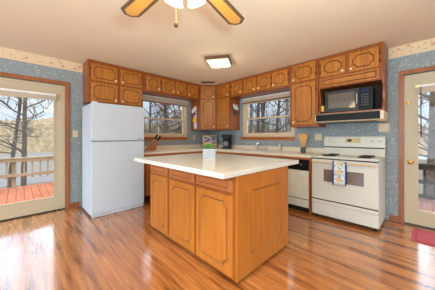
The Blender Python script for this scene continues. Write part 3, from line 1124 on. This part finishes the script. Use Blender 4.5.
u = thing('serving_tray', 'beige patterned tray with blue lettering-like marks standing in the corner', 'tray', (0.27, -0.27, 0.9215), math.radians(45))
u['label'] = 'beige tray with blue and red pattern leaning in the worktop corner'
t = MB().box(-0.185, 0.185, 0.0, 0.012, 0.0, 0.33, 0.004)
t.build('board', M['tray'], u, rot=(math.radians(-8), 0, 0))
f = MB()
for a in ((-0.19, 0.19, 0.0, 0.018), (-0.19, 0.19, 0.318, 0.336), (-0.19, -0.174, 0.018, 0.318), (0.174, 0.19, 0.018, 0.318)):
    f.box(a[0], a[1], -0.008, 0.014, a[2], a[3], 0.003)
f.build('rim', M['railpale'], u, rot=(math.radians(-8), 0, 0))

u = thing('coffee_maker', 'black drip coffee maker on the worktop right of the corner', 'coffee maker', (0.855, -0.25, 0.9205), math.radians(28))
MB().box(-0.10, 0.10, -0.13, 0.11, 0.0, 0.045, 0.01).build('base', M['black'], u, smooth=True)
MB().box(-0.10, 0.10, 0.02, 0.11, 0.045, 0.25, 0.01).build('water_tank', M['black'], u, smooth=True)
MB().box(-0.10, 0.10, -0.12, 0.11, 0.25, 0.345, 0.015).build('lid_head', M['black'], u, smooth=True)
MB().lathe([(0.055, 0.195), (0.075, 0.25)], (0, -0.05, 0), n=18).build('filter_basket', M['blackmatte'], u, smooth=True)
cf = MB().lathe([(0.055, 0.047), (0.078, 0.07), (0.082, 0.11), (0.062, 0.165), (0.060, 0.180)], (0, -0.055, 0), n=20).build('carafe', plain('smoked_carafe_glass', (88, 84, 82), 0.08, coat=0.8), u, smooth=True)
MB().tube([(-0.06, -0.055, 0.17), (-0.125, -0.07, 0.165), (-0.135, -0.07, 0.10), (-0.085, -0.06, 0.08)], 0.009, 8).build('handle', M['black'], cf, smooth=True)

u = thing('faucet', 'chrome kitchen faucet behind the sink under the right window', 'faucet', (1.75, -0.12, 0.9205))
MB().box(-0.13, 0.13, -0.03, 0.03, 0.0, 0.014, 0.006).build('deck_plate', M['steel'], u, smooth=True)
MB().tube([(0, 0, 0.01), (0, 0, 0.10), (0, -0.04, 0.145), (0, -0.13, 0.15), (0, -0.19, 0.125), (0, -0.195, 0.10)], 0.012, 10).build('spout', M['steel'], u, smooth=True)
for x in (-0.10, 0.10):
    hd = MB()
    hd.lathe([(0.022, 0.012), (0.016, 0.04), (0.02, 0.06), (0.012, 0.068)], (x, 0, 0), n=14)
    hd.tube([(x, 0, 0.055), (x + (0.05 if x > 0 else -0.05), -0.03, 0.075)], 0.006, 8)
    hd.build('tap_handle', M['steel'], u, smooth=True)
u = thing('soap_dispenser', 'pale soap dispenser on the worktop right of the faucet', 'soap dispenser', (2.17, -0.12, 0.9205))
MB().lathe([(0.033, 0), (0.035, 0.004), (0.035, 0.10), (0.02, 0.125), (0.012, 0.13), (0.012, 0.145)], n=14).build('bottle', plain('frosted_plastic', (196, 194, 190), 0.4), u, smooth=True)
MB().tube([(0, 0, 0.145), (0, 0, 0.175), (0, -0.045, 0.172)], 0.006, 8).build('pump', M['steel'], u, smooth=True)
u = thing('sink', 'steel sink rim set on the worktop under the right window', 'sink', (1.40, -0.56, 0.9202))
s = MB()
for a in ((0, 0.76, 0, 0.03), (0, 0.76, 0.35, 0.38), (0, 0.03, 0.03, 0.35), (0.73, 0.76, 0.03, 0.35), (0.365, 0.395, 0.03, 0.35)):
    s.box(a[0], a[1], a[2], a[3], 0, 0.005)
s.build('rim', M['satin'], u)
MB().box(0.03, 0.365, 0.03, 0.35, 0.0, 0.002).build('basin', M['satin'], u)
MB().box(0.395, 0.73, 0.03, 0.35, 0.0, 0.002).build('basin', M['satin'], u)

u = thing('utensil_crock', 'slate grey crock holding wooden utensils left of the range', 'crock', (2.68, -0.22, 0.9205))
MB().lathe([(0.036, 0), (0.040, 0.004), (0.042, 0.095), (0.038, 0.10), (0.034, 0.10), (0.033, 0.012), (0.001, 0.011)], n=18).build('pot', M['crock'], u, smooth=True)
for nm, lab, cat, dx, dy, lean, kind_ in (('wooden_spoon', 'wooden spoon leaning left in the grey crock', 'spoon', -0.010, 0.0, -0.16, 0),
                                     ('wooden_spatula', 'wooden spatula standing upright in the middle of the grey crock', 'spatula', 0.0, 0.014, 0.0, 1),
                                     ('wooden_fork', 'wooden fork leaning right in the grey crock', 'fork', 0.010, -0.006, 0.17, 2),
                                     ('wooden_turner', 'wide wooden turner at the front of the grey crock', 'turner', 0.002, -0.014, 0.06, 3)):
    w_ = thing(nm, lab, cat, (2.68 + dx, -0.22 + dy, 0.936))
    rt = (0, lean, 0)
    MB().tube([(0, 0, 0.0), (0, 0, 0.10), (0, 0, 0.24)], [0.007, 0.010, 0.013], 8).build('handle', M['spoon'], w_, smooth=True, rot=rt)
    hd = MB()
    if kind_ == 0:
        hd.ball((0, 0, 0.275), 0.036, 1, 0.3, 1.4)
    elif kind_ == 1:
        hd.box(-0.025, 0.025, -0.004, 0.004, 0.235, 0.325, 0.003)
    elif kind_ == 3:
        hd.box(-0.04, 0.04, -0.004, 0.004, 0.17, 0.30, 0.003)
    else:
        hd.box(-0.024, 0.024, -0.004, 0.004, 0.235, 0.275, 0.003)
        for q in (-0.020, -0.004, 0.012):
            hd.box(q, q + 0.009, -0.004, 0.004, 0.27, 0.325, 0.002)
    hd.build('head', M['spoon'], w_, rot=rt, smooth=True)

# wall plates
def plate(name, label, cat, loc, rz, wd, ht, kind_):
    r = thing(name, label, cat, loc, rz)
    MB().box(-wd / 2, wd / 2, -0.006, 0, -ht / 2, ht / 2, 0.002).build('cover_plate', M['almond'], r)
    n = 1 if wd < 0.09 else 2
    for i in range(n):
        x = 0 if n == 1 else (-0.028 + 0.056 * i)
        if kind_ == 'switch':
            MB().box(x - 0.005, x + 0.005, -0.016, -0.005, -0.010, 0.014, 0.002).build('toggle', M['almond'], r)
        else:
            for z in (-0.022, 0.022):
                MB().box(x - 0.016, x + 0.016, -0.009, -0.005, z - 0.014, z + 0.014, 0.003).build('socket', M['vent'] if False else M['almondvinyl'], r)
    return r


plate('light_switch', 'cream light switch between the left glass door and the refrigerator', 'switch', (0, -3.125, 1.255), HALF, 0.075, 0.115, 'switch')
plate('wall_outlet', 'cream outlet on the left wall under the corner cabinet', 'outlet', (0, -0.58, 1.19), HALF, 0.075, 0.115, 'outlet')
plate('wall_outlet', 'double cream outlet between the wooden utensils and the range', 'outlet', (2.862, 0, 1.20), 0, 0.12, 0.115, 'outlet')
plate('wall_outlet', 'double cream outlet at the right end above the range', 'outlet', (3.768, 0, 1.338), 0, 0.12, 0.115, 'outlet')

# hanging ornaments on the cabinet ends
def flowers(r, rad, z, n, seed):
    rg = random.Random(seed)
    m_ = MB()
    for k in range(n):
        a, q = rg.uniform(0, 2 * PI), rg.uniform(0, rad)
        m_.ball((q * math.cos(a), -0.03 + rg.uniform(-0.015, 0.01), z + q * math.sin(a)), 0.026, 1, 0.7, 1, 1)
    return m_


u = thing('ribbon_ornament', 'white flower ornament with pale ribbon and yellow disc on the left cabinet end', 'ornament', (0.175, -0.6605, 1.40))
flowers(u, 0.095, 0.455, 26, 1).build('flower_head', M['petal'], u, smooth=True)
MB().ball((0.02, -0.055, 0.375), 0.04, 1, 0.6, 1, 2).build('seed_pod', M['twig'], u, smooth=True)
rb = MB()
rb.box(-0.05, 0.055, -0.008, -0.001, 0.0, 0.42, 0.002)
rb.build('ribbon', M['ribbon'], u)
MB().lathe([(0.075, -0.009), (0.070, -0.022), (0.02, -0.026)], (-0.005, -0.004, 0.22), axis='y', n=18).build('disc', M['yellow'], u, smooth=True)
u = thing('flower_ornament', 'white flower ornament with brown sprig on the right cabinet end', 'ornament', (1.0605, -0.20, 1.70), HALF)
flowers(u, 0.08, 0.19, 20, 2).build('flower_head', M['petal'], u, smooth=True)
tg = MB()
rg = random.Random(5)
for k in range(10):
    a = rg.uniform(PI * 0.9, 2.0 * PI)
    tg.tube([(0, -0.012, 0.14), (0.11 * math.cos(a), -0.02, 0.10 + 0.09 * math.sin(a))], [0.009, 0.006], 5)
tg.build('sprig', M['twig'], u)
u = thing('sun_catcher', 'small dark ornament hanging before the right window by the tall cabinet', 'ornament', (2.40, -0.10, 1.82))
MB().ball((0, 0, 0), 0.035, 1, 0.5, 1.1, 2).build('pendant', M['iron'], u, smooth=True)
MB().tube([(0, 0, 0.035), (0, 0.03, 0.25)], 0.002, 5).build('cord', M['iron'], u)

# mat by the right door
u = thing('door_mat', 'red mat on the floor before the right glass door', 'mat', (4.08, -0.575, 0))
MB().box(0, 0.82, 0, 0.46, 0.0005, 0.010, 0.003).build('pile', M['rug'], u)
e_ = MB()
for a in ((0.03, 0.79, 0.03, 0.045), (0.03, 0.79, 0.415, 0.43), (0.03, 0.045, 0.03, 0.43), (0.775, 0.79, 0.03, 0.43)):
    e_.box(a[0], a[1], a[2], a[3], 0.009, 0.0115)
e_.build('border', M['rugedge'], u)

# ------------------------------------------------------------------ ceiling fittings
u = thing('ceiling_vent', 'brown slotted air vent in the ceiling near the corner', 'vent', (0.66, -0.68, CEIL), math.radians(45.6))
v = MB()
v.box(-0.16, 0.16, -0.06, 0.06, -0.008, -0.0005, 0.003)
v.build('frame', M['vent'], u)
s = MB()
for k in range(5):
    y = -0.036 + 0.018 * k
    s.box(-0.135, 0.135, y - 0.005, y + 0.005, -0.012, -0.007)
s.build('slats', M['slat'], u)

u = thing('ceiling_lamp', 'lit square flush ceiling lamp with a brown metal rim', 'lamp', (1.81, -1.455, CEIL), math.radians(34))
b = MB()
b.prism([(-0.19, -0.19), (0.19, -0.19), (0.19, 0.19), (-0.19, 0.19)], -0.055, -0.0005)
b.build('rim', M['bronze'], u)
g = MB()
n = 12
grid = []
for i in range(n + 1):
    row = []
    for j in range(n + 1):
        x, y = -0.178 + 0.356 * i / n, -0.178 + 0.356 * j / n
        q = max(abs(x), abs(y)) / 0.178
        row.append(g.bm.verts.new((x, y, -0.0555 - 0.056 * (1 - q ** 3))))
    grid.append(row)
for i in range(n):
    for j in range(n):
        g._f([grid[i][j], grid[i + 1][j], grid[i + 1][j + 1], grid[i][j + 1]])
g.build('glass_diffuser', M['lampglass'], u, smooth=True)
MB().lathe([(0.018, -0.110), (0.024, -0.115), (0.010, -0.121), (0.013, -0.128), (0.002, -0.133)], n=12).build('finial', M['brass'], u, smooth=True)


def point(name, loc, power, color, r=0.05):
    l_ = bpy.data.lights.new(name, 'POINT')
    l_.energy = power
    l_.color = color
    l_.shadow_soft_size = r
    o = bpy.data.objects.new(name, l_)
    COL.objects.link(o)
    o.location = loc
    return o


point('ceiling_lamp_light', (1.81, -1.455, CEIL - 0.18), 4, (1.0, 0.84, 0.62), 0.06)

HX, HY = 3.20, -3.131
u = thing('ceiling_fan', 'ceiling fan with cane-panelled blades and a lit four-shade light kit', 'fan', (HX, HY, CEIL))
m_ = MB()
m_.lathe([(0.075, -0.0005), (0.07, -0.03), (0.02, -0.05), (0.018, -0.10), (0.06, -0.11), (0.125, -0.14), (0.135, -0.20), (0.11, -0.25), (0.06, -0.275)], n=24)
m_.build('motor_housing', M['bronze'], u, smooth=True)
ZBL = -0.255
blade = None
for k in range(5):
    a = math.radians((103.4, 183.7, 253.6, 323.5, 33.4)[k])
    ir = MB()
    ir.box(0.09, 0.22, -0.02, 0.02, ZBL - 0.004, ZBL + 0.004, 0.002)
    if k == 0:
        bl = MB()
        hw0, hw1, L0, L1 = 0.062, 0.078, 0.18, 0.735
        bl.prism([(L0, -hw0), (L1 - 0.05, -hw1), (L1, -hw1 + 0.05), (L1, hw1 - 0.05), (L1 - 0.05, hw1), (L0, hw0)], ZBL - 0.012, ZBL - 0.004)
        blade = bl.build('blade', M['fanwood'], u, rot=(0, 0, a))
        cn = MB()
        q = 0.026
        cn.prism([(L0 + 0.04, -hw0 + q), (L1 - 0.05 - 0.015, -hw1 + q), (L1 - q, -hw1 + 0.05 + 0.012), (L1 - q, hw1 - 0.05 - 0.012), (L1 - 0.065, hw1 - q), (L0 + 0.04, hw0 - q)], ZBL - 0.0145, ZBL - 0.0115)
        cn.build('cane_panel', M['cane'], blade)
        ib = ir.build('blade_iron', M['bronze'], blade)
    else:
        ir.bm.free()
        c = copy_tree(blade, u)
        c.rotation_euler = (0, 0, a)
kt = MB().lathe([(0.05, -0.275), (0.06, -0.30), (0.06, -0.345), (0.035, -0.365), (0.016, -0.375), (0.012, -0.42)], n=18).build('light_kit', M['bronze'], u, smooth=True)
for k in range(4):
    a = math.radians(45.6 + 45 + 90 * k)
    d = Vector((math.cos(a), math.sin(a), 0))
    p0 = d * 0.05 + Vector((0, 0, -0.33))
    p1 = d * 0.058 + Vector((0, 0, -0.345))
    MB().tube([p0, p1], 0.012, 8).build('lamp_arm', M['bronze'], kt)
    ax = (d * 0.40 + Vector((0, 0, -0.92))).normalized()
    s = MB()
    s.tube([p1, p1 + ax * 0.025, p1 + ax * 0.06, p1 + ax * 0.095, p1 + ax * 0.108], [0.020, 0.032, 0.042, 0.052, 0.058], 16, cap=True)
    s.build('glass_shade', M['bulb'], kt, smooth=True)
    wp = Vector((HX, HY, CEIL)) + p1 + ax * 0.19
    point('fan_bulb_light', wp, 3, (1.0, 0.78, 0.5), 0.05)
pc = MB()
pc.tube([(0.0, 0, -0.40), (-0.031, -0.032, -0.46), (-0.031, -0.032, -0.60)], 0.0011, 6)
pco = pc.build('pull_chain', M['brass'], kt)
MB().ball((-0.031, -0.032, -0.615), 0.013, 1, 1, 1.1, 2).build('chain_ball', M['darkbrown'], pco, smooth=True)

# ------------------------------------------------------------------ outdoors
gnd = MB()
gnd.box(-16, 30, -40, 40, -2.3, -2.2)
o = gnd.build('ground', M['ground'])
o['kind'] = 'structure'
o = MB().box(-160, -16, -150, 150, -2.5, -2.4).build('lake', M['lake'])
o['kind'] = 'structure'


def deck(name, x0, x1, y0, y1, z, mat, along):
    m_ = MB()
    w_, gp = 0.135, 0.008
    if along == 'x':
        y = y0
        while y < y1 - 0.01:
            m_.box(x0, x1, y, min(y + w_, y1), z - 0.03, z)
            y += w_ + gp
    else:
        x = x0
        while x < x1 - 0.01:
            m_.box(x, min(x + w_, x1), y0, y1, z - 0.03, z)
            x += w_ + gp
    m_.mi = 1
    m_.box(x0 + 0.05, x1 - 0.05, y0 + 0.05, y1 - 0.05, z - 0.2, z - 0.04)
    for px in (x0 + 0.2, x1 - 0.2):
        for py in (y0 + 0.2, y1 - 0.2):
            m_.box(px - 0.06, px + 0.06, py - 0.06, py + 0.06, -2.2, z - 0.2)
    o = m_.build(name, [mat, M['raildark']])
    o['kind'] = 'structure'


deck('deck_left', -3.75, -0.15, -8.0, -1.2, -0.18, M['deckred'], 'x')
deck('deck_right', 3.0, 7.0, 0.15, 2.35, -0.10, M['deckpink'], 'y')


def railing(label, loc, rz, length, H, low, mat, pitch=0.17, bw=0.035, kick=False):
    r = thing('deck_railing', label, 'railing', loc, rz)
    MB().box(0, length, -0.06, 0.06, H - 0.04, H, 0.004).build('top_rail', mat, r)
    MB().box(0, length, -0.045, -0.01, H - 0.13, H - 0.045, 0.004).build('upper_rail', mat, r)
    MB().box(0, length, -0.045, -0.01, low, low + 0.085, 0.004).build('lower_rail', mat, r)
    if kick:
        MB().box(0, length, -0.045, -0.01, 0.02, 0.10, 0.004).build('kick_rail', mat, r)
    x = 0.1
    while x < length - 0.05:
        MB().box(x, x + bw, -0.01, 0.025, low - 0.05 if not kick else 0.02, H - 0.042).build('baluster', mat, r)
        x += pitch
    for px in (0.0, length / 2 - 0.05, length - 0.09):
        MB().box(px, px + 0.09, 0.026, 0.115, -0.15, H - 0.042, 0.004).build('post', mat, r)
    return r


railing('tan wooden deck railing seen through the left glass door', (-3.60, -6.2, -0.18), HALF, 4.6, 0.82, 0.30, M['railtan'])
railing('dark weathered deck railing seen through the right glass door', (3.1, 2.27, -0.10), 0, 3.6, 0.74, 0.32, M['raildark'], pitch=0.16, bw=0.045, kick=True)


def tree(label, x, y, z0, h, r, seed, mat, lean=(0, 0), fork=0.45, nb=16, depth=3, group=None, low=0.15):
    rg = random.Random(seed)
    m_ = MB()
    tr = []
    n = 7
    for i in range(n + 1):
        t_ = i / n
        tr.append(Vector((lean[0] * t_ + rg.uniform(-1, 1) * 0.05 * (i > 0), lean[1] * t_ + rg.uniform(-1, 1) * 0.05 * (i > 0), h * t_)))
    m_.tube(tr, [r * (1 - 0.75 * i / n) for i in range(n + 1)], 8)

    def branch(p, d, ln, rad, lev):
        pts, q = [p.copy()], p.copy()
        seg = 4
        dd = d.copy()
        for i in range(seg):
            dd = (dd + Vector((rg.uniform(-.28, .28), rg.uniform(-.28, .28), rg.uniform(-.12, .26)))).normalized()
            q = q + dd * ln / seg
            pts.append(q.copy())
        m_.tube(pts, [max(0.004, rad * (1 - 0.8 * i / seg)) for i in range(seg + 1)], 5 if lev > 1 else 4, cap=False)
        if lev > 1:
            for _ in range(rg.randint(3, 5)):
                i = rg.randint(1, seg)
                nd = (dd + Vector((rg.uniform(-1, 1), rg.uniform(-1, 1), rg.uniform(-.4, .7)))).normalized()
                branch(pts[i], nd, ln * rg.uniform(0.4, 0.65), rad * 0.5, lev - 1)
    for k in range(nb):
        t_ = low + (0.97 - low) * (k + rg.random()) / nb
        i = min(n - 1, int(t_ * n))
        p = tr[i].lerp(tr[i + 1], t_ * n - i)
        a = rg.uniform(0, 2 * PI)
        d = Vector((math.cos(a), math.sin(a), rg.uniform(-0.05, 0.75))).normalized()
        branch(p, d, h * rg.uniform(0.18, 0.34) * (1.1 - 0.5 * t_), r * 0.40 * (1.1 - 0.7 * t_), depth)
    o = m_.build('bare_tree', mat, smooth=True, loc=(x, y, z0))
    return tag(o, label, 'tree', group)


def at(px, d):
    """a point on the ground d metres in front of the lens, along the compass bearing of a picture column"""
    r = (px - 217.5) / 204.0 * d
    a = math.radians(45.6)
    return 4.2 + r * math.cos(a) - d * math.sin(a), -3.83 + r * math.sin(a) + d * math.cos(a)


G = -2.2
x, y = at(23.5, 10.5)
tree('straight grey tree standing beyond the deck railing left of the refrigerator', x, y, G, 11, 0.125, 11, M['bark'], (0.1, 0.1), nb=24, low=0.2)
x, y = at(9, 12)
tree('leaning tree left of the straight one beyond the left glass door', x, y, G, 11, 0.115, 12, M['bark'], (0.9, 0.9), nb=24, low=0.22)
x, y = at(164, 12)
tree('thick spreading tree in the window beside the refrigerator', x, y, G, 10, 0.19, 21, M['bark'], (0.2, 0.1), nb=40, low=0.28)
x, y = at(183, 15)
tree('slim tree at the right side of the window beside the refrigerator', x, y, G, 11, 0.15, 22, M['barkdark'], (0.1, 0.2), nb=22, low=0.25)
x, y = at(150, 17)
tree('slim tree right behind the refrigerator edge in the left window', x, y, G, 11, 0.14, 23, M['barkdark'], (-0.2, 0.2), nb=22, low=0.25)
for i, (px, d, rr, sd, ln, lab) in enumerate((
        (251, 15, 0.16, 31, (0.0, 0.1), 'leftmost bare tree seen through the window over the sink'),
        (257.5, 12, 0.12, 32, (0.1, 0.1), 'second bare tree from the left in the window over the sink'),
        (262, 14, 0.15, 33, (0.2, 0.0), 'third bare tree from the left in the window over the sink'),
        (267, 11, 0.10, 34, (-0.5, -0.4), 'thin left-leaning tree in the middle of the window over the sink'),
        (271.5, 11, 0.11, 35, (0.6, 0.5), 'thin right-leaning tree in the middle of the window over the sink'),
        (285, 13, 0.15, 36, (0.2, 0.3), 'pale bare tree at the right side of the window over the sink'))):
    x, y = at(px, d)
    tree(lab, x, y, G, 11, rr, sd, M['barkpale'] if i in (0, 5) else M['barkdark'], ln, nb=11, low=0.28)
x, y = at(430.5, 8.5)
tree('pale grey tree standing beyond the right glass door', x, y, G, 10, 0.15, 41, M['bark'], (0.1, 0.1), nb=26, low=0.2)
x, y = at(440, 14)
tree('bare tree at the right edge beyond the right glass door', x, y, G, 10, 0.14, 42, M['bark'], (0.1, 0.1), nb=16, low=0.2)

# wooded far bank, a ridge around the lake
rd_ = MB()
nseg, prev = 420, None
for i in range(nseg + 1):
    a = math.radians(40 + 215 * i / nseg)
    for_h = 5.6 if math.cos(a) < -0.5 else 3.4
    row = []
    for rr, hh in ((58, -2.45), (60, 0.3), (63, 0.75), (67, 1.0), (72, 0.9), (76, -0.5)):
        nz = mnoise.noise(Vector((a * 9, rr * 0.15, 0.3))) + 0.6 * mnoise.noise(Vector((a * 33, rr * 0.4, 4.0))) + 0.5 * mnoise.noise(Vector((a * 90, rr, 7.0))) + 0.5 * mnoise.noise(Vector((a * 260, rr * 2, 2.0)))
        z = hh if hh < 0 else -2 + (for_h + 2) * hh * (1 + 0.22 * nz)
        row.append(rd_.bm.verts.new((rr * math.cos(a), rr * math.sin(a), z)))
    if prev:
        for k in range(5):
            rd_._f([prev[k], row[k], row[k + 1], prev[k + 1]])
    prev = row
o = rd_.build('hillside', M['hill'])
tag(o, 'wooded autumn hillside on the far side of the lake', 'hillside', kind='stuff')

# low brush behind the house
bs = MB()
rg = random.Random(9)
for k in range(2400):
    px = rg.uniform(136, 198) if k % 2 else rg.uniform(238, 300)
    d = rg.uniform(13, 26)
    x, y = at(px, d)
    if x > 0 and y < 3:
        continue
    h = rg.uniform(2.6, 6.2) * (0.75 + d / 60)
    ex, ey = rg.uniform(-.6, .6), rg.uniform(-.6, .6)
    bs.tube([(x, y, G), (x + ex * .5, y + ey * .5, G + h * .6), (x + ex, y + ey, G + h)], [0.014, 0.010, 0.003], 4, cap=False)
o = bs.build('brush', M['brush'])
tag(o, 'thicket of bare twigs outside below the two windows', 'brush', kind='stuff')
